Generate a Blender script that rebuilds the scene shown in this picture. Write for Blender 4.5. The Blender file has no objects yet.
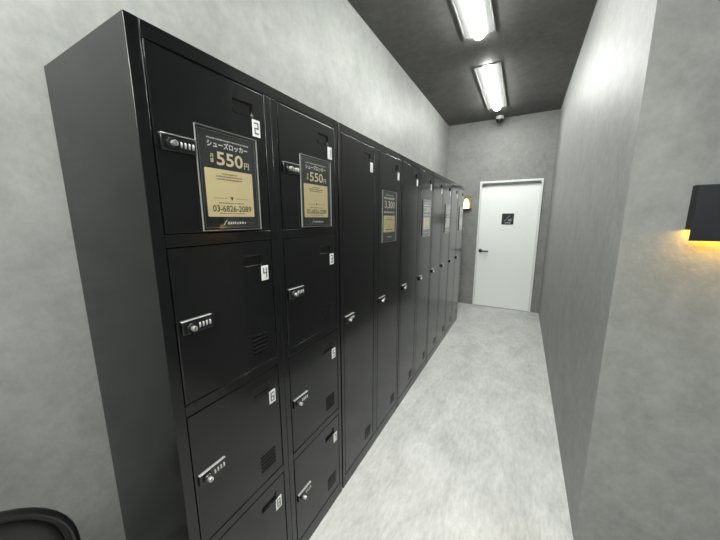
import bpy, bmesh, math, random
from mathutils import Vector, Matrix
random.seed(7)
sc = bpy.context.scene
PI = math.pi

# ---------------------------------------------------------------- camera
F_PX = 289.03
YAW, PITCH, ROLL = 0.5093, -0.1748, -0.0022
cd = bpy.data.cameras.new('camera')
cd.sensor_fit = 'HORIZONTAL'; cd.sensor_width = 36.0
cd.lens = F_PX / 720.0 * 36.0
cd.clip_start = 0.02; cd.clip_end = 60
cam = bpy.data.objects.new('camera', cd)
sc.collection.objects.link(cam)
fw = Vector((-math.sin(YAW)*math.cos(PITCH), math.cos(YAW)*math.cos(PITCH), math.sin(PITCH)))
r0 = Vector((math.cos(YAW), math.sin(YAW), 0)); u0 = r0.cross(fw)
r1 = r0*math.cos(ROLL) + u0*math.sin(ROLL); u1 = -r0*math.sin(ROLL) + u0*math.cos(ROLL)
cam.matrix_world = Matrix(((r1.x, u1.x, -fw.x, 0.7075), (r1.y, u1.y, -fw.y, -0.3315),
                           (r1.z, u1.z, -fw.z, 1.3908), (0, 0, 0, 1)))
sc.camera = cam

# ---------------------------------------------------------------- light and exposure
LAMP_STRENGTH = 74.0
FILL_STRENGTH = 132.0         # unseen lamps added in the entry room to brighten the near walls
LAMP_COLOR = (0.985, 1.0, 0.955)
SCONCE_STRENGTH = 95.0
w = bpy.data.worlds.new('world'); sc.world = w; w.use_nodes = True
w.node_tree.nodes['Background'].inputs[0].default_value = (0.5, 0.52, 0.5, 1)
w.node_tree.nodes['Background'].inputs[1].default_value = 0.3
sc.view_settings.view_transform = 'Standard'
sc.view_settings.look = 'None'
sc.view_settings.exposure = 0.54
sc.view_settings.gamma = 1.0
sc.view_settings.use_curve_mapping = False
sc.cycles.use_denoising = True
sc.cycles.max_bounces = 10
sc.cycles.diffuse_bounces = 6
sc.cycles.glossy_bounces = 5
sc.cycles.transparent_max_bounces = 12
sc.cycles.sample_clamp_indirect = 6.0

# ---------------------------------------------------------------- dimensions (metres)
H = 1.79                      # locker height
CW = 0.3738                   # one locker column
D = 0.4347                    # left wall is at x = -D, locker fronts at x = 0
ZC = 2.8193                   # ceiling
YE = 4.5884                   # end wall
XR = 1.0151                   # right corridor wall
YC = 1.0255                   # corner where the right wall turns away
YB, XB = -2.3, 3.1            # back and side of the room the camera stands in

# ---------------------------------------------------------------- materials
def new_mat(name):
    m = bpy.data.materials.new(name); m.use_nodes = True
    nt = m.node_tree
    return m, nt, nt.nodes['Principled BSDF']
def simple(name, col, rough=0.5, metal=0.0, spec=0.5, emit=None, es=0.0):
    m, nt, b = new_mat(name)
    b.inputs['Base Color'].default_value = (*col, 1)
    b.inputs['Roughness'].default_value = rough
    b.inputs['Metallic'].default_value = metal
    b.inputs['Specular IOR Level'].default_value = spec
    if emit:
        b.inputs['Emission Color'].default_value = (*emit, 1)
        b.inputs['Emission Strength'].default_value = es
    # fine procedural unevenness of the surface
    n = nt.nodes.new('ShaderNodeTexNoise'); n.inputs['Scale'].default_value = 90
    g = nt.nodes.new('ShaderNodeNewGeometry')
    nt.links.new(g.outputs['Position'], n.inputs['Vector'])
    mr = nt.nodes.new('ShaderNodeMapRange')
    mr.inputs['To Min'].default_value = rough*0.97; mr.inputs['To Max'].default_value = min(1, rough*1.03)
    nt.links.new(n.outputs['Fac'], mr.inputs['Value'])
    nt.links.new(mr.outputs['Result'], b.inputs['Roughness'])
    return m
def mottled(name, c0, c1, c2, scale, stretch=(1, 1, 1), rough=0.6, spec=0.3, bump=0.15, bscale=60, fine=18, bdist=0.002, bstretch=None, fstretch=None):
    m, nt, b = new_mat(name)
    N = nt.nodes.new; Lk = nt.links.new
    g = N('ShaderNodeNewGeometry'); mp = N('ShaderNodeMapping')
    mp.inputs['Scale'].default_value = stretch
    Lk(g.outputs['Position'], mp.inputs['Vector'])
    n1 = N('ShaderNodeTexNoise'); n1.inputs['Scale'].default_value = scale
    n1.inputs['Detail'].default_value = 6; n1.inputs['Roughness'].default_value = 0.6
    n1.inputs['Distortion'].default_value = 0.8
    n2 = N('ShaderNodeTexNoise'); n2.inputs['Scale'].default_value = fine
    n2.inputs['Detail'].default_value = 5; n2.inputs['Roughness'].default_value = 0.7
    mp2 = N('ShaderNodeMapping'); mp2.inputs['Scale'].default_value = fstretch or stretch; Lk(g.outputs['Position'], mp2.inputs['Vector'])
    mp3 = N('ShaderNodeMapping'); mp3.inputs['Scale'].default_value = bstretch or stretch; Lk(g.outputs['Position'], mp3.inputs['Vector'])
    Lk(mp.outputs['Vector'], n1.inputs['Vector']); Lk(mp2.outputs['Vector'], n2.inputs['Vector'])
    mx = N('ShaderNodeMix'); mx.data_type = 'FLOAT'; mx.inputs[0].default_value = 0.5
    Lk(n1.outputs['Fac'], mx.inputs[2]); Lk(n2.outputs['Fac'], mx.inputs[3])
    cr = N('ShaderNodeValToRGB')
    e = cr.color_ramp.elements
    e[0].position = 0.36; e[0].color = (*c0, 1)
    e[1].position = 0.66; e[1].color = (*c2, 1)
    k = e.new(0.5); k.color = (*c1, 1)
    Lk(mx.outputs[0], cr.inputs['Fac']); Lk(cr.outputs['Color'], b.inputs['Base Color'])
    b.inputs['Roughness'].default_value = rough
    b.inputs['Specular IOR Level'].default_value = spec
    n3 = N('ShaderNodeTexNoise'); n3.inputs['Scale'].default_value = bscale
    n3.inputs['Detail'].default_value = 4
    Lk(mp3.outputs['Vector'], n3.inputs['Vector'])
    bp = N('ShaderNodeBump'); bp.inputs['Strength'].default_value = bump; bp.inputs['Distance'].default_value = bdist
    ad = N('ShaderNodeMath'); ad.operation = 'ADD'
    Lk(n3.outputs['Fac'], ad.inputs[0]); Lk(mx.outputs[0], ad.inputs[1])
    Lk(ad.outputs[0], bp.inputs['Height']); Lk(bp.outputs['Normal'], b.inputs['Normal'])
    return m

M = {}
M['wall'] = mottled('grey_plaster_wallpaper', (.186, .192, .185), (.222, .229, .220), (.264, .272, .261), 4.2,
                    rough=.5, spec=.34, bump=.55, bscale=75, fine=22, bdist=.002, bstretch=(1, 1, .7))
M['ceiling'] = mottled('dark_concrete_ceiling', (.105, .103, .099), (.13, .128, .123), (.16, .157, .151), 2.2,
                       rough=.75, spec=.25, bump=.1)
M['floor'] = mottled('pale_concrete_vinyl', (.36, .365, .353), (.475, .48, .467), (.60, .605, .59), 3.4,
                     stretch=(1.5, .8, 1), rough=.42, spec=.45, bump=.05, fine=30, fstretch=(1.7, .45, 1))
M['black_metal'] = simple('black_satin_steel', (.0042, .0046, .0052), .17, spec=.46)
M['void'] = simple('dark_gap', (.002, .002, .002), .9, spec=.05)
M['lock_black'] = simple('glossy_black_plastic', (.008, .008, .009), .22, spec=.6)
M['chrome'] = simple('brushed_chrome', (.55, .54, .52), .35, .8)
M['steel'] = simple('pale_steel_glint', (.50, .50, .49), .35, .6)
M['dial'] = simple('pale_dial', (.42, .42, .41), .4)
M['label_white'] = simple('white_label', (.82, .83, .82), .5)
M['ink'] = simple('black_ink', (.012, .012, .012), .5)
M['poster'] = simple('black_poster', (.016, .016, .017), .5)
M['gold'] = simple('pale_gold_paper', (.90, .75, .42), .5)
M['gold_text'] = simple('cream_print', (.85, .74, .50), .5)
M['white_text'] = simple('white_print', (.8, .8, .78), .5)
M['ink_text'] = simple('brown_black_print', (.05, .042, .028), .5)
M['door_white'] = simple('white_painted_door', (.84, .87, .85), .35, spec=.4)
M['frame_white'] = simple('white_painted_frame', (.74, .77, .75), .4)
M['closer'] = simple('dark_grey_closer', (.10, .105, .10), .45, .4)
M['handle'] = simple('black_lever', (.012, .012, .013), .35)
M['plate'] = simple('black_sign_plate', (.012, .012, .013), .3)
M['sconce'] = simple('charcoal_powder_coat', (.014, .014, .018), .55, spec=.3)
M['brass'] = simple('aged_brass', (.46, .36, .19), .35, 1.0)
M['brass_dark'] = simple('dark_bronze', (.05, .038, .022), .45, .7)
M['lamp_pan'] = simple('white_lamp_reflector', (.24, .245, .24), .55)
M['lamp_trim'] = simple('grey_lamp_trim', (.12, .12, .116), .45)
M['lamp_bar'] = simple('lit_led_bar', (.9, .9, .9), .5, emit=LAMP_COLOR, es=LAMP_STRENGTH)
M['fill_bar'] = simple('lit_fill_bar', (.9, .9, .9), .5, emit=LAMP_COLOR, es=FILL_STRENGTH)
M['warm'] = simple('lit_warm_strip', (.9, .6, .2), .5, emit=(1.0, .53, .055), es=SCONCE_STRENGTH)
M['bulb'] = simple('lit_warm_bulb', (.9, .8, .5), .5, emit=(1.0, .84, .55), es=2.2)
M['cam_white'] = simple('white_camera_base', (.7, .7, .68), .45)
M['cam_dome'] = simple('smoked_dome', (.02, .02, .02), .12)
M['leather'] = simple('black_leather', (.014, .013, .014), .32, spec=.5)
M['chair_rim'] = simple('black_gloss_rim', (.012, .012, .012), .28, spec=.6)
M['edge'] = simple('frosted_acrylic_edge', (.22, .225, .22), .3)

def acrylic():
    m = bpy.data.materials.new('clear_acrylic'); m.use_nodes = True
    nt = m.node_tree; nt.nodes.clear(); N = nt.nodes.new
    o = N('ShaderNodeOutputMaterial'); mx = N('ShaderNodeMixShader'); t = N('ShaderNodeBsdfTransparent')
    g = N('ShaderNodeBsdfGlossy'); g.inputs['Roughness'].default_value = .03
    t.inputs[0].default_value = (.97, .975, .97, 1)
    fr = N('ShaderNodeFresnel'); fr.inputs['IOR'].default_value = 1.52
    ge = N('ShaderNodeNewGeometry'); iv = N('ShaderNodeMath'); iv.operation = 'SUBTRACT'; iv.inputs[0].default_value = 1
    nt.links.new(ge.outputs['Backfacing'], iv.inputs[1])
    ml = N('ShaderNodeMath'); ml.operation = 'MULTIPLY'
    a1 = N('ShaderNodeMath'); a1.operation = 'ADD'; a1.inputs[1].default_value = 1
    d2 = N('ShaderNodeMath'); d2.operation = 'DIVIDE'
    t2 = N('ShaderNodeMath'); t2.operation = 'MULTIPLY'; t2.inputs[1].default_value = 2
    nt.links.new(fr.outputs[0], a1.inputs[0]); nt.links.new(fr.outputs[0], t2.inputs[0])
    nt.links.new(t2.outputs[0], d2.inputs[0]); nt.links.new(a1.outputs[0], d2.inputs[1])   # both faces of the sheet reflect
    nt.links.new(d2.outputs[0], ml.inputs[0]); nt.links.new(iv.outputs[0], ml.inputs[1])
    nt.links.new(ml.outputs[0], mx.inputs[0]); nt.links.new(t.outputs[0], mx.inputs[1])
    nt.links.new(g.outputs[0], mx.inputs[2]); nt.links.new(mx.outputs[0], o.inputs[0])
    return m
M['acrylic'] = acrylic()

# ---------------------------------------------------------------- mesh helpers
class MB:
    def __init__(s): s.v = []; s.f = []; s.m = []
    def face(s, pts, mi=0):
        b = len(s.v); s.v += [tuple(p) for p in pts]; s.f.append(tuple(range(b, b+len(pts)))); s.m.append(mi)
    def mesh(s, vs, fs, mi=0):
        b = len(s.v); s.v += [tuple(p) for p in vs]
        for f in fs: s.f.append(tuple(i+b for i in f)); s.m.append(mi)
    def box(s, x0, x1, y0, y1, z0, z1, mi=0):
        vs = [(x0,y0,z0),(x1,y0,z0),(x1,y1,z0),(x0,y1,z0),(x0,y0,z1),(x1,y0,z1),(x1,y1,z1),(x0,y1,z1)]
        s.mesh(vs, [(0,3,2,1),(4,5,6,7),(0,1,5,4),(1,2,6,5),(2,3,7,6),(3,0,4,7)], mi)
    def prism(s, poly, axis, a, b, mi=0):
        # poly: 2-D points in the two other axes (in x,y,z order); extruded from a to b
        n = len(poly)
        def P(p, t):
            q = list(p); q.insert(axis, t); return tuple(q)
        vs = [P(p, a) for p in poly] + [P(p, b) for p in poly]
        fs = [tuple(range(n-1, -1, -1)), tuple(range(n, 2*n))]
        for i in range(n): j = (i+1) % n; fs.append((i, j, n+j, n+i))
        s.mesh(vs, fs, mi)
    def lathe(s, prof, c, axis=2, seg=24, mi=0):
        # prof: (radius, height) pairs about an axis through c
        vs = []; fs = []; n = len(prof)
        a1, a2 = [i for i in range(3) if i != axis]
        for k in range(seg):
            t = 2*PI*k/seg
            for r_, h_ in prof:
                q = [0, 0, 0]; q[axis] = c[axis]+h_; q[a1] = c[a1]+r_*math.cos(t); q[a2] = c[a2]+r_*math.sin(t)
                vs.append(q)
        for k in range(seg):
            k2 = (k+1) % seg
            for i in range(n-1): fs.append((k*n+i, k2*n+i, k2*n+i+1, k*n+i+1))
        fs.append(tuple(k*n for k in range(seg))[::-1]); fs.append(tuple(k*n+n-1 for k in range(seg)))
        s.mesh(vs, fs, mi)
    def tube(s, path, rad, seg=12, closed=False, mi=0):
        path = [Vector(p) for p in path]; n = len(path); vs = []; fs = []
        ref = None
        for i, p in enumerate(path):
            if closed: d = (path[(i+1) % n]-path[i-1]).normalized()
            else: d = (path[min(i+1, n-1)]-path[max(i-1, 0)]).normalized()
            if ref is None: ref = d.orthogonal()
            a = (ref-d*ref.dot(d)).normalized(); ref = a; b = d.cross(a)
            for k in range(seg):
                t = 2*PI*k/seg; vs.append(p+a*math.cos(t)*rad+b*math.sin(t)*rad)
        m = n if closed else n-1
        for i in range(m):
            j = (i+1) % n
            for k in range(seg):
                k2 = (k+1) % seg; fs.append((i*seg+k, i*seg+k2, j*seg+k2, j*seg+k))
        if not closed:
            fs.append(tuple(range(seg))[::-1]); fs.append(tuple((n-1)*seg+k for k in range(seg)))
        s.mesh(vs, fs, mi)
    def data(s, name, mats, smooth=False):
        me = bpy.data.meshes.new(name); me.from_pydata(s.v, [], s.f)
        for m in mats: me.materials.append(m)
        for p, mi in zip(me.polygons, s.m): p.material_index = mi
        bm = bmesh.new(); bm.from_mesh(me)
        bmesh.ops.remove_doubles(bm, verts=bm.verts, dist=1e-6)
        bmesh.ops.recalc_face_normals(bm, faces=bm.faces)
        bm.to_mesh(me); bm.free()
        if smooth:
            me.polygons.foreach_set('use_smooth', [True]*len(me.polygons))
            me.set_sharp_from_angle(angle=math.radians(38))
        return me
    def build(s, name, mats, parent=None, bevel=0, seg=2, smooth=False, loc=(0, 0, 0)):
        if not isinstance(mats, (list, tuple)): mats = [mats]
        return link(name, s.data(name, mats, smooth or bevel > 0), parent, bevel, seg, loc)
def link(name, me, parent=None, bevel=0, seg=2, loc=(0, 0, 0)):
    o = bpy.data.objects.new(name, me); sc.collection.objects.link(o); o.location = loc
    if parent: o.parent = parent
    if bevel:
        md = o.modifiers.new('bevel', 'BEVEL'); md.width = bevel; md.segments = seg
        md.limit_method = 'ANGLE'; md.angle_limit = math.radians(40)
    return o
def struct(o): o['kind'] = 'structure'; return o
def tag(o, label, cat, group=None):
    o['label'] = label; o['category'] = cat
    if group: o['group'] = group
    return o
def empty(name, loc, label, cat, group=None):
    o = bpy.data.objects.new(name, None); sc.collection.objects.link(o); o.location = loc
    o.empty_display_size = .1
    return tag(o, label, cat, group)
def box_obj(name, b, mat, parent=None, bevel=0, seg=2):
    m = MB(); m.box(*b); return m.build(name, mat, parent, bevel, seg)

# ---------------------------------------------------------------- the setting
struct(box_obj('floor', (-D-.1, XB+.1, YB-.1, YE+.1, -.1, 0), M['floor']))
struct(box_obj('ceiling', (-D-.1, XB+.1, YB-.1, YE+.1, ZC, ZC+.1), M['ceiling']))
struct(box_obj('wall_left', (-D-.1, -D, YB-.1, YE+.1, 0, ZC), M['wall']))
struct(box_obj('wall_end', (-D, XR, YE, YE+.1, 0, ZC), M['wall']))
struct(box_obj('wall_right', (XR, XR+.15, YC, YE+.1, 0, ZC), M['wall']))
struct(box_obj('wall_near_right', (XR+.15, XB+.1, YC, YC+.15, 0, ZC), M['wall']))
struct(box_obj('wall_side', (XB, XB+.1, YB, YC, 0, ZC), M['wall']))
struct(box_obj('wall_back', (-D, XB+.1, YB-.1, YB, 0, ZC), M['wall']))

# white door at the end of the corridor
DX0, DX1, DZ = .0838, .907, 1.9432
dr = bpy.data.objects.new('door_1', None); sc.collection.objects.link(dr); dr.location = (.495, YE, 0); struct(dr)
def dl(mb, name, mat, bevel=0, seg=2):
    o = mb.build(name, mat, dr, bevel, seg); o.matrix_parent_inverse = Matrix.Translation((-.495, -YE, 0)); return o
m = MB()
m.box(DX0, DX0+.023, YE-.03, YE-.001, 0, DZ); m.box(DX1-.023, DX1, YE-.03, YE-.001, 0, DZ)
m.box(DX0+.023, DX1-.023, YE-.03, YE-.001, DZ-.026, DZ)
dl(m, 'door_frame', M['frame_white'], .002)
m = MB(); m.box(DX0+.026, DX1-.026, YE-.018, YE-.002, .008, DZ-.03); dl(m, 'door_leaf', M['door_white'], .0015)
m = MB(); m.box(DX0+.035, DX1-.03, YE-.045, YE-.018, DZ-.058, DZ-.030)
m.prism([(DX0+.035, DZ-.058), (DX0+.035, DZ-.075), (DX0+.12, DZ-.058)], 1, YE-.042, YE-.02)
m.lathe([(.0001, -.006), (.012, -.006), (.012, 0), (.0001, 0)], (DX0+.068, YE-.042, DZ-.062), 1, 16)
dl(m, 'door_closer', M['closer'], .002)
m = MB()
m.lathe([(.0001, -.012), (.024, -.012), (.026, -.008), (.026, 0), (.0001, 0)], (DX0+.065, YE-.018, .895), 1, 20)
m.lathe([(.0001, -.055), (.009, -.055), (.009, -.01), (.0001, -.01)], (DX0+.065, YE-.018, .895), 1, 14)
m.box(DX0+.055, DX0+.185, YE-.077, YE-.062, .884, .904)
dl(m, 'door_handle', M['handle'], .002)

# black square plate on the door
sp = empty('door_sign', (.498, YE-.018, 1.386), 'small square black sign with a white slash mark on the white door', 'sign')
def at(o, name, mb, mat, bevel=0):
    c = mb.build(name, mat, o, bevel); return c
m = MB(); m.box(-.08, .08, -.008, -.0003, -.08, .08); at(sp, 'sign_plate', m, M['plate'], .001)
m = MB()
y = -.0088
m.face([(-.052, y, -.036), (-.044, y, -.040), (.032, y, .050), (.020, y, .050)])
m.face([(.004, y, -.004), (.054, y, .006), (.050, y, -.036), (.002, y, -.036)])
o_ = m.build('slash_mark', simple('grey_print', (.22, .225, .23), .5), sp)
m = MB(); x = -.035
for wd in (.012, .01, .016, .008, .014): m.box(x, x+wd, -.0088, -.0085, -.062, -.054); x += wd+.004
m.build('caption', M['white_text'], sp)

# ---------------------------------------------------------------- lettering
def text_data(body, size, bold=0.0, align='CENTER'):
    cu = bpy.data.curves.new('txt', 'FONT'); cu.body = body; cu.size = size
    cu.align_x = align; cu.align_y = 'CENTER'; cu.offset = bold; cu.resolution_u = 3
    o = bpy.data.objects.new('txt', cu); sc.collection.objects.link(o)
    dg = bpy.context.evaluated_depsgraph_get(); dg.update()
    me = bpy.data.meshes.new_from_object(o.evaluated_get(dg))
    bpy.data.objects.remove(o); bpy.data.curves.remove(cu)
    return me
def text_on_front(name, body, y0, y1, z0, z1, mat, parent, x, bold=0.0, fat=0.0):
    """lettering facing +x that fills the given box of the y-z plane"""
    me = text_data(body, 1.0, bold); me.materials.clear(); me.materials.append(mat)
    xs = [v.co.x for v in me.vertices]; ys = [v.co.y for v in me.vertices]
    a, b, c, d = min(xs), max(xs), min(ys), max(ys)
    for v in me.vertices:
        Y = y0+(v.co.x-a)/(b-a)*(y1-y0); Z = z0+(v.co.y-c)/(d-c)*(z1-z0)
        v.co = (x, Y, Z)
    if fat:                                     # heavier stroke
        bm = bmesh.new()
        for k, (dy, dz) in enumerate(((0, 0), (fat, 0), (-fat, 0), (0, fat), (0, -fat))):
            bm2 = me.copy(); bm2.transform(Matrix.Translation((k*2e-5, dy, dz))); bm.from_mesh(bm2); bpy.data.meshes.remove(bm2)
        bm.to_mesh(me); bm.free()
    me.name = name
    for p in me.polygons: p.material_index = 0
    return link(name, me, parent)
SEG = {'1': 'bc', '2': 'abged', '3': 'abgcd', '4': 'fgbc', '5': 'afgcd', '6': 'afgecd', '7': 'abc', '8': 'abcdefg'}
def seven_seg(mb, ch, y0, y1, z0, z1, x, t=.0032):
    zm = (z0+z1)/2
    S = {'a': (y0, y1, z1-t, z1), 'd': (y0, y1, z0, z0+t), 'g': (y0, y1, zm-t/2, zm+t/2),
         'f': (y0, y0+t, zm, z1), 'b': (y1-t, y1, zm, z1), 'e': (y0, y0+t, z0, zm), 'c': (y1-t, y1, z0, zm)}
    for k in SEG[ch]:
        a, b, c, d = S[k]; mb.box(x, x+.0003, a, b, c, d)

# ---------------------------------------------------------------- lockers
DY0, DY1 = .0302, .3452        # door edges inside a column
REC = -.0006                   # door face sits just behind the frame face
CARD = (.238, .304, .042, .075)   # moulded card recess: y0, y1, depth below door top
def door_data(h):
    """steel door: front sheet with a pressed rectangular card recess, folded edges"""
    mb = MB(); ht = h
    ys = [DY0, CARD[0], CARD[1], DY1]; zs = [0, h-CARD[3], h-CARD[2], h]
    for i in range(3):
        for j in range(3):
            if i == 1 and j == 1: continue
            mb.face([(REC, ys[i], zs[j]), (REC, ys[i+1], zs[j]), (REC, ys[i+1], zs[j+1]), (REC, ys[i], zs[j+1])])
    a, b, c, d = ys[1], ys[2], zs[1], zs[2]; p = REC-.0065
    mb.face([(p, a, c), (p, b, c), (p, b, d), (p, a, d)])
    for (q, r) in (((a, c), (b, c)), ((b, c), (b, d)), ((b, d), (a, d)), ((a, d), (a, c))):
        mb.face([(REC, *q), (REC, *r), (p, *r), (p, *q)])
    bx = REC-.018
    mb.face([(bx, DY0, 0), (bx, DY0, h), (bx, DY1, h), (bx, DY1, 0)])
    for j in range(3):
        mb.face([(REC, DY0, zs[j]), (REC, DY0, zs[j+1]), (bx, DY0, zs[j+1]), (bx, DY0, zs[j])][::-1])
        mb.face([(REC, DY1, zs[j]), (REC, DY1, zs[j+1]), (bx, DY1, zs[j+1]), (bx, DY1, zs[j])])
    for i in range(3):
        mb.face([(REC, ys[i], 0), (REC, ys[i+1], 0), (bx, ys[i+1], 0), (bx, ys[i], 0)])
        mb.face([(REC, ys[i], h), (REC, ys[i+1], h), (bx, ys[i+1], h), (bx, ys[i], h)])
    return mb.data('door', [M['black_metal']], True)
def weld(me):
    bm = bmesh.new(); bm.from_mesh(me); bmesh.ops.remove_doubles(bm, verts=bm.verts, dist=1e-5)
    bmesh.ops.recalc_face_normals(bm, faces=bm.faces); bm.to_mesh(me); bm.free(); return me
cache = {}
def door_mesh(h):
    k = round(h, 3)
    if k not in cache: cache[k] = weld(door_data(h))
    return cache[k]
# combination lock pieces in door coordinates (z = 0 at the lock's lower edge)
mb = MB(); mb.box(REC, .0070, .040, .1175, 0, .0340); LOCK_BODY = mb.data('lock_body', [M['lock_black']], True)
mb = MB()
mb.lathe([(.0001, 0), (.0135, 0), (.0135, .0055), (.0125, .007), (.0001, .007)], (.0067, .062, .0155), 0, 24)
LOCK_RING = mb.data('lock_ring', [M['lock_black']], True)
mb = MB()
mb.lathe([(.0001, 0), (.0066, 0), (.0066, .0085), (.0058, .010), (.0001, .010)], (.0133, .062, .0155), 0, 24)
mb.box(.0231, .0236, .0612, .0628, .011, .020, 1)
LOCK_KEY = mb.data('key_cylinder', [M['chrome'], M['ink']], True)
mb = MB(); mb.prism([(.0040+.0060*math.cos(t*PI/8-PI/2), .0165+.0080*math.sin(t*PI/8-PI/2)) for t in range(9)], 1, 0, .0034)
DIAL = mb.data('dial', [M['dial']], True)
mb = MB(); mb.box(REC, .0078, .0395, .118, .0341, .0360); LOCK_GLINT = mb.data('lock_glint', [M['steel']], True)  # pale strip stands in for the reflection on the lock's top edge
mb = MB(); mb.box(REC-.001, REC+.0012, .299, .3265, 0, .0465); LABEL = mb.data('number_label', [M['label_white']], False)
mb = MB()
for k in range(5):
    z = .006+k*.0135
    mb.face([(REC+.0002, .249, z-.004), (REC+.0002, .310, z-.004), (REC+.0002, .310, z), (REC+.0002, .249, z)], 1)
    mb.prism([(REC-.001, z+.0085), (REC+.0026, z+.0012), (REC+.0026, z), (REC-.001, z)], 1, .248, .311, 0)
VENT = mb.data('vent', [M['black_metal'], M['void']], False)
mb = MB()
mb.box(REC-.002, REC+.0016, CARD[0]-.002, CARD[1]+.002, -.0024, 0)
mb.box(REC-.002, REC+.0016, CARD[0]-.002, CARD[0], 0, .008)
CARDLIP = mb.data('card_holder', [M['black_metal']], False)

def make_door(root, y0, z0, h, lock_z, number=None):
    d = link('door', door_mesh(h), root, .0026, 3, (0, y0, z0))
    link('lock_body', LOCK_BODY, d, .0025, 2, (0, 0, lock_z))
    link('lock_glint', LOCK_GLINT, d, .0005, 1, (0, 0, lock_z))['label'] = 'pale strip standing in for a glint'
    link('lock_ring', LOCK_RING, d, 0, 2, (0, 0, lock_z))
    link('key_cylinder', LOCK_KEY, d, 0, 2, (0, 0, lock_z))['label'] = 'chrome key cylinder'
    for k in range(4): link('dial', DIAL, d, 0, 2, (0, .0815+k*.0092, lock_z))
    link('card_holder', CARDLIP, d, 0, 2, (0, 0, h-CARD[3]))
    link('number_label', LABEL, d, 0, 2, (0, 0, h-.1255))
    if number:
        q = MB(); seven_seg(q, number, .3055, .3205, .0075, .039, REC+.0013)
        n = q.build('numeral', M['ink'], d); n.location = (0, 0, h-.1255)
    link('vent', VENT, d, 0, 2, (0, 0, .040))
    return d
GAP = .0025
def carcass(root, rails, gl=.0045):
    """sheet steel case of two columns: sides, top, plinth, back, posts and rails; open behind the doors"""
    W = 2*CW
    mb = MB()
    X0 = -.4341
    P = GAP+.0246; s_ = .0007
    mb.box(X0, 0, gl, P, 0, H)                                   # left side with its front post
    mb.box(X0, 0, W-P, W-.0045, 0, H)                            # right side
    mb.box(-.03, 0, CW-.0256, CW-.0006, .0648+s_, H-.0325-s_)    # two middle posts with a hairline between
    mb.box(-.03, 0, CW+.0006, CW+.0256, .0648+s_, H-.0325-s_)
    mb.box(X0, 0, P+s_, W-P-s_, H-.0325, H)                      # top rail
    mb.box(X0, 0, P+s_, W-P-s_, 0, .0648)                        # plinth
    mb.box(X0, X0+.01, P+s_, W-P-s_, .0648+s_, H-.0325-s_)       # back
    for z0, z1 in rails:
        mb.box(-.03, 0, P+s_, CW-.0256-s_, z0, z1); mb.box(-.03, 0, CW+.0256+s_, W-P-s_, z0, z1)
    c = mb.build('case', M['black_metal'], root, .0014)
    q = MB(); q.box(-.034, -.0305, GAP+.0256, W-GAP-.0256, .066, H-.034)
    q.build('interior', M['void'], root)
ZT = 1.7545
DOORS4 = [(1.3575, .397), (.9245, .4), (.4905, .4), (.0665, .3905)]
RAILS4 = [(1.3265, 1.3555), (.8925, .9225), (.459, .4885)]

u1_ = empty('locker', (0, 0, 0), 'black steel shoe locker of eight small numbered doors, nearest the camera', 'locker', 'black lockers along the left wall')
carcass(u1_, RAILS4, 0)
for col in range(2):
    for r, (z0, h) in enumerate(DOORS4):
        num = str(2*(r+1)-col)
        make_door(u1_, col*CW, z0, h, .1845, num)['label'] = 'small black locker door with white number %s label' % num
tall = ['black tall two-door locker beside the shoe locker, with the sharp 3,300 sign on it',
        'black tall two-door locker with the faint 3,300 sign, third unit along from the camera',
        'black tall two-door locker with a sign mirroring the white door, fourth unit along',
        'black tall two-door locker at the far end of the row beside the brass sconce']
root0 = None
def copy_tree(o, parent=None):
    c = o.copy(); sc.collection.objects.link(c)
    if parent: c.parent = parent
    for ch in list(o.children): copy_tree(ch, c)
    return c
for i, lb in enumerate(tall):
    if root0 is None:
        root0 = empty('locker', (0, 2*CW, 0), lb, 'locker', 'black lockers along the left wall')
        carcass(root0, [])
        for col in range(2): make_door(root0, col*CW, .0665, ZT-.0665, .895-.0665)
    else:
        c = copy_tree(root0); c.location = (0, 2*CW*(i+1), 0); c['label'] = lb

# ---------------------------------------------------------------- signs on the locker doors
def tiny_row(mb, y0, y1, zc, h, x, seed):
    """a row of print too small to read"""
    rnd = random.Random(seed); y = y0; k_ = max(1.0, h/.0045)
    while y < y1-.002:
        wd = min(rnd.uniform(.0020, .0036)*k_, y1-y)
        mb.box(x, x+.0002, y, y+wd, zc-h/2*rnd.uniform(.6, 1), zc+h/2*rnd.uniform(.6, 1)); y += wd+rnd.uniform(.0012, .0022)*k_
def sign_base(y, z, wd, ht, label, group):
    t = empty('price_sign', (.0026, y, z), label, 'sign', group)
    q = MB(); q.box(0, .0014, .007, wd-.007, .007, ht-.007); q.build('poster', M['poster'], t)
    q = MB(); q.box(.0022, .0046, 0, wd, 0, ht); q.build('acrylic_cover', M['acrylic'], t)
    q = MB(); e = .0009
    for a, b, c, d in ((0, e, 0, ht), (wd-e, wd, 0, ht), (e, wd-e, 0, e), (e, wd-e, ht-e, ht)): q.box(-.0004, .0048, a, b, c, d)
    e = .0007; i = .0072
    for a, b, c, d in ((i, i+e, i, ht-i), (wd-i-e, wd-i, i, ht-i), (i, wd-i, i, i+e), (i, wd-i, ht-i-e, ht-i)): q.box(.0014, .0018, a, b, c, d)
    q.build('cover_edge', M['edge'], t)
    return t
def rounded(mb, y0, y1, z0, z1, r, x0, x1):
    pts = []
    for cy, cz, a0 in ((y1-r, z0+r, -90), (y1-r, z1-r, 0), (y0+r, z1-r, 90), (y0+r, z0+r, 180)):
        for k in range(5):
            a = math.radians(a0+k*22.5); pts.append((cy+r*math.cos(a), cz+r*math.sin(a)))
    mb.prism(pts, 0, x0, x1)
def logo(t, yc, zc, s, seed):
    q = MB(); x = .0016
    q.face([(x, yc-.036*s, zc-.006*s), (x, yc-.0335*s, zc-.006*s), (x, yc-.024*s, zc+.007*s), (x, yc-.0265*s, zc+.007*s)])
    tiny_row(q, yc-.022*s, yc+.036*s, zc-.001*s, .0075*s, x, seed)
    q.build('logo', M['white_text'], t)
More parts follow.
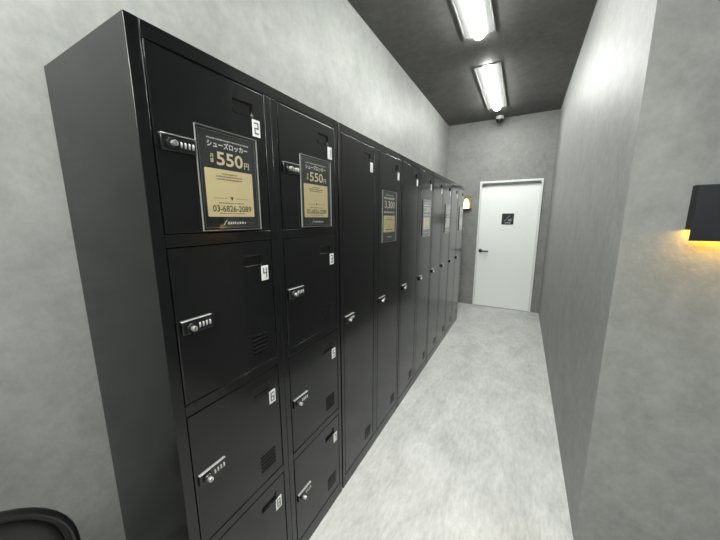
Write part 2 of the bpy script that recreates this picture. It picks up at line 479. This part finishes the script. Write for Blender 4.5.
def shoe_sign(y, z, label, seed):
    wd, ht = .185, .256
    t = sign_base(y, z, wd, ht, label, 'price signs on the locker doors'); x = .0016
    q = MB(); tiny_row(q, .030, .155, .2315, .0034, x, seed); q.build('small_print', M['white_text'], t)
    text_on_front('title', 'シューズロッカー', .030, .152, .2105, .226, M['white_text'], t, x, 0, .0006)
    text_on_front('price', '550', .053, .134, .168, .202, M['gold_text'], t, x, .02)
    text_on_front('price_unit', '円', .138, .154, .168, .185, M['gold_text'], t, x, 0, .0003)
    text_on_front('price_tag_text', '月', .0355, .0440, .184, .194, M['gold_text'], t, .0016, 0, .0002)
    text_on_front('price_tag_text', '額', .0355, .0440, .1725, .1825, M['gold_text'], t, .0016, 0, .0002)
    q = MB(); rounded(q, .0165, .163, .036, .158, .004, .0014, .0017); q.build('gold_panel', M['gold'], t)
    q = MB(); xx = .0018
    tiny_row(q, .066, .112, .1470, .0034, xx, seed+1); tiny_row(q, .048, .130, .1400, .0034, xx, seed+2)
    tiny_row(q, .050, .127, .1330, .0034, xx, seed+3)
    tiny_row(q, .050, .128, .0720, .0028, xx, seed+4); tiny_row(q, .050, .130, .0445, .0022, xx, seed+5)
    q.box(xx, xx+.0002, .036, .077, .0838, .0845); q.box(xx, xx+.0002, .102, .146, .0838, .0845)
    q.face([(xx, .0845, .0885), (xx, .0955, .0885), (xx, .090, .0785)])
    q.build('panel_print', M['ink_text'], t)
    text_on_front('phone_number', '03-6826-2089', .031, .152, .0495, .0655, M['ink_text'], t, xx, 0, .0003)
    logo(t, .094, .020, 1, seed+6)
def tall_sign(y, z, label, seed):
    wd, ht = .208, .296
    t = sign_base(y, z, wd, ht, label, 'price signs on the locker doors'); x = .0016
    q = MB(); tiny_row(q, .04, .168, .272, .004, x, seed); q.build('small_print', M['white_text'], t)
    q = MB(); tiny_row(q, .026, .180, .254, .0135, x, seed+1); q.build('title', M['white_text'], t)
    text_on_front('price', '3,300', .034, .182, .190, .240, M['gold_text'], t, x, .02)
    q = MB(); tiny_row(q, .024, .182, .174, .013, x, seed+2); q.build('subtitle', M['white_text'], t)
    q = MB(); rounded(q, .020, .186, .058, .155, .004, .0014, .0017); q.build('gold_panel', M['gold'], t)
    q = MB(); xx = .0018
    tiny_row(q, .07, .135, .141, .004, xx, seed+3); tiny_row(q, .05, .155, .131, .004, xx, seed+4)
    q.face([(xx, .097, .096), (xx, .109, .096), (xx, .103, .086)]); tiny_row(q, .058, .150, .074, .010, xx, seed+5)
    q.build('panel_print', M['ink_text'], t)
    logo(t, .104, .030, 1.1, seed+6)
shoe_sign(.119, 1.3615, '550 yen shoe locker sign in clear cover on the door numbered 2', 11)
shoe_sign(CW+.1225, 1.3615, '550 yen shoe locker sign in clear cover on the door numbered 1', 31)
tall_sign(3*CW+.066, 1.2550, 'black and gold 3,300 sign on the tall door beside the 550 yen doors', 51)
tall_sign(5*CW+.092, 1.2465, 'washed-out black and gold sign on a tall door, second along after the 550 yen pair', 71)
tall_sign(7*CW+.105, 1.2440, 'whitened sign on a tall door showing the dark reflected plate of the white door', 91)
tall_sign(9*CW+.110, 1.2440, 'pale sign on the farthest tall door beside the brass sconce', 111)

# ---------------------------------------------------------------- ceiling lamps
def lamp(y0, label, first=None):
    if first:
        c = copy_tree(first); c.location = (.284, y0, ZC); c['label'] = label; return c
    t = empty('ceiling_lamp', (.284, y0, ZC), label, 'lamp', 'ceiling lamps along the corridor')
    hw, ln = .120, 1.245
    q = MB(); e = .013
    for a, b, c, d in ((-hw, -hw+e, 0, ln), (hw-e, hw, 0, ln), (-hw+e, hw-e, 0, e), (-hw+e, hw-e, ln-e, ln)):
        q.box(a, b, c, d, -.007, -.0005)
    q.build('trim', M['lamp_trim'], t, .0015)
    q = MB()
    q.prism([(-hw+e, -.001), (hw-e, -.001), (hw-e, -.003), (.05, -.010), (-.05, -.010), (-hw+e, -.003)], 1, e, ln-e)
    q.build('reflector', M['lamp_pan'], t)
    q = MB(); n = 12; r = .038
    pts = [(r*math.cos(PI+PI*k/n), -.010+.029*math.sin(PI+PI*k/n)) for k in range(n+1)]
    q.prism(pts, 1, .02, ln-.02)
    q.build('light_bar', M['lamp_bar'], t, 0, 2, True)
    return t
l1 = lamp(1.140, 'ceiling lamp cut by the top edge of the photo, nearer one')
lamp(2.880, 'whole ceiling lamp over the far half of the corridor, by the camera dome', l1)
l3 = lamp(-1.080, 'added fill lamp overhead before the corridor, out of frame', l1)
lc = lamp(-2.15, 'added fill lamp over the middle of the entry room, out of frame', l1); lc.location.x = .80
ld = lamp(-2.0, 'added fill lamp at the back of the entry room, out of frame', l1)
for o in (l3, lc, ld):  # these three are added out of view to lift the near walls
    for ch in o.children:
        if ch.name.startswith('light_bar'):
            ch.data = ch.data.copy(); ch.data.materials[0] = M['lamp_bar' if o is ld else 'fill_bar']

# ---------------------------------------------------------------- dome camera
t = empty('dome_camera', (.292, 4.485, ZC), 'small white security camera with a dark dome on the ceiling by the end wall', 'security camera')
q = MB(); q.lathe([(.0001, 0), (.052, 0), (.052, -.036), (.048, -.042), (.0001, -.042)], (0, 0, -.0005), 2, 28); q.build('camera_base', M['cam_white'], t, smooth=True)
q = MB(); q.lathe([(.046, 0)]+[(.046*math.cos(a*PI/16), -.050*math.sin(a*PI/16)) for a in range(1, 8)]+[(.0001, -.050)], (0, 0, -.0425), 2, 28)
q.build('camera_dome', M['cam_dome'], t, smooth=True)

# ---------------------------------------------------------------- wall lamps
t = empty('wall_sconce', (1.172, YC, 1.32), 'charcoal box wall sconce glowing amber underneath, on the near right wall', 'sconce')
q = MB(); q.box(.012, .228, -.008, -.0006, .040, .165); q.build('back_plate', M['sconce'], t)
q = MB()
sh = [(-.0006, .173), (-.030, .173), (-.037, .170), (-.041, .162), (-.041, 0), (-.0375, 0), (-.0375, .160), (-.034, .167), (-.030, .1695), (-.0006, .1695)]
q.prism(sh, 0, .0, .24)
for a in (0, .2365): q.prism([(-.0006, .034), (-.0006, .171), (-.030, .171), (-.039, .162), (-.039, .034)], 0, a, a+.0035)
q.build('lamp_shade', M['sconce'], t, .0006)
q = MB(); q.box(.02, .22, -.028, -.012, .034, .042); q.build('light_strip', M['warm'], t)

t = empty('wall_sconce', (-.125, YE, 1.535), 'open brass box wall sconce with lit bulb on the end wall beside the lockers', 'sconce')
q = MB(); W2 = .098
q.box(-W2, W2, -.006, -.0006, .012, .195); q.box(-W2, -W2+.003, -.045, -.006, .012, .195); q.box(W2-.003, W2, -.045, -.006, .012, .195)
q.box(-W2+.003, W2-.003, -.045, -.006, .192, .195)
q.build('brass_housing', M['brass'], t, .0008)
q = MB(); q.box(-W2, W2, -.048, -.0006, -.004, .0115); q.build('bottom_ledge', M['brass_dark'], t, .001)
q = MB(); q.lathe([(.0001, 0), (.042, .004), (.044, .05), (.040, .085), (.032, .115), (.022, .14), (.0001, .155)], (0.02, -.026, .0125), 2, 20)
o_ = q.build('bulb', M['bulb'], t, smooth=True); o_.scale = (1, .5, 1); o_.location = (0, -.014, 0)

# ---------------------------------------------------------------- chair by the left wall
t = empty('chair', (-.16, -.357, 0), 'black round-backed chair with a rolled rim at the lower left, against the wall', 'chair')
BX, R = -.14, .225
def arch(r, x, zc=.525, zb=.47, n=24):
    pts = [(x, r*math.cos(PI*k/n), zc+r*math.sin(PI*k/n)) for k in range(n+1)]
    return [(x, r, zb)]+pts+[(x, -r, zb)]
q = MB(); q.tube(arch(R-.013, BX), .0125, 14); q.build('back_rim', M['chair_rim'], t, smooth=True)
q = MB(); n = 28; rings = []
for rr, xx in ((R-.026, -.004), (R-.036, .002), (R-.08, .003), (R-.14, -.004)):
    rings.append([(BX+xx, p[1], p[2]) for p in arch(rr, 0, .525, .47+.02, n)])
k = len(rings[0]); vs = sum(rings, [])+[(BX-.006, 0, .53)]; fs = []
for a in range(3):
    for i in range(k-1): fs.append((a*k+i, a*k+i+1, (a+1)*k+i+1, (a+1)*k+i))
for i in range(k-1): fs.append((3*k+i, 3*k+i+1, 4*k))
bvs = [(BX-.018, p[1], p[2]) for p in rings[0]]; b0 = len(vs); vs += bvs; fs.append(tuple(range(b0, b0+k)))
for i in range(k-1): fs.append((i, i+1, b0+i+1, b0+i))
q.mesh(vs, fs); q.build('backrest', M['leather'], t, smooth=True)
q = MB(); q.lathe([(.0001, .405), (.19, .405), (.205, .415), (.205, .445), (.19, .46), (.0001, .466)], (.06, 0, 0), 2, 36)
q.build('seat', M['leather'], t, smooth=True)
for sx in (-.06, .18):
    for sy in (-.14, .14):
        q = MB(); q.tube([(sx, sy, .406), (sx*1.15, sy*1.2, 0.0)], .011, 10); q.build('leg', M['chair_rim'], t, smooth=True)
for sy in (-.19, .19):
    q = MB(); q.tube([(BX+.004, sy, .50), (BX+.03, sy*.95, .45), (.0, sy*.9, .412)], .010, 10); q.build('back_bracket', M['chair_rim'], t, smooth=True)
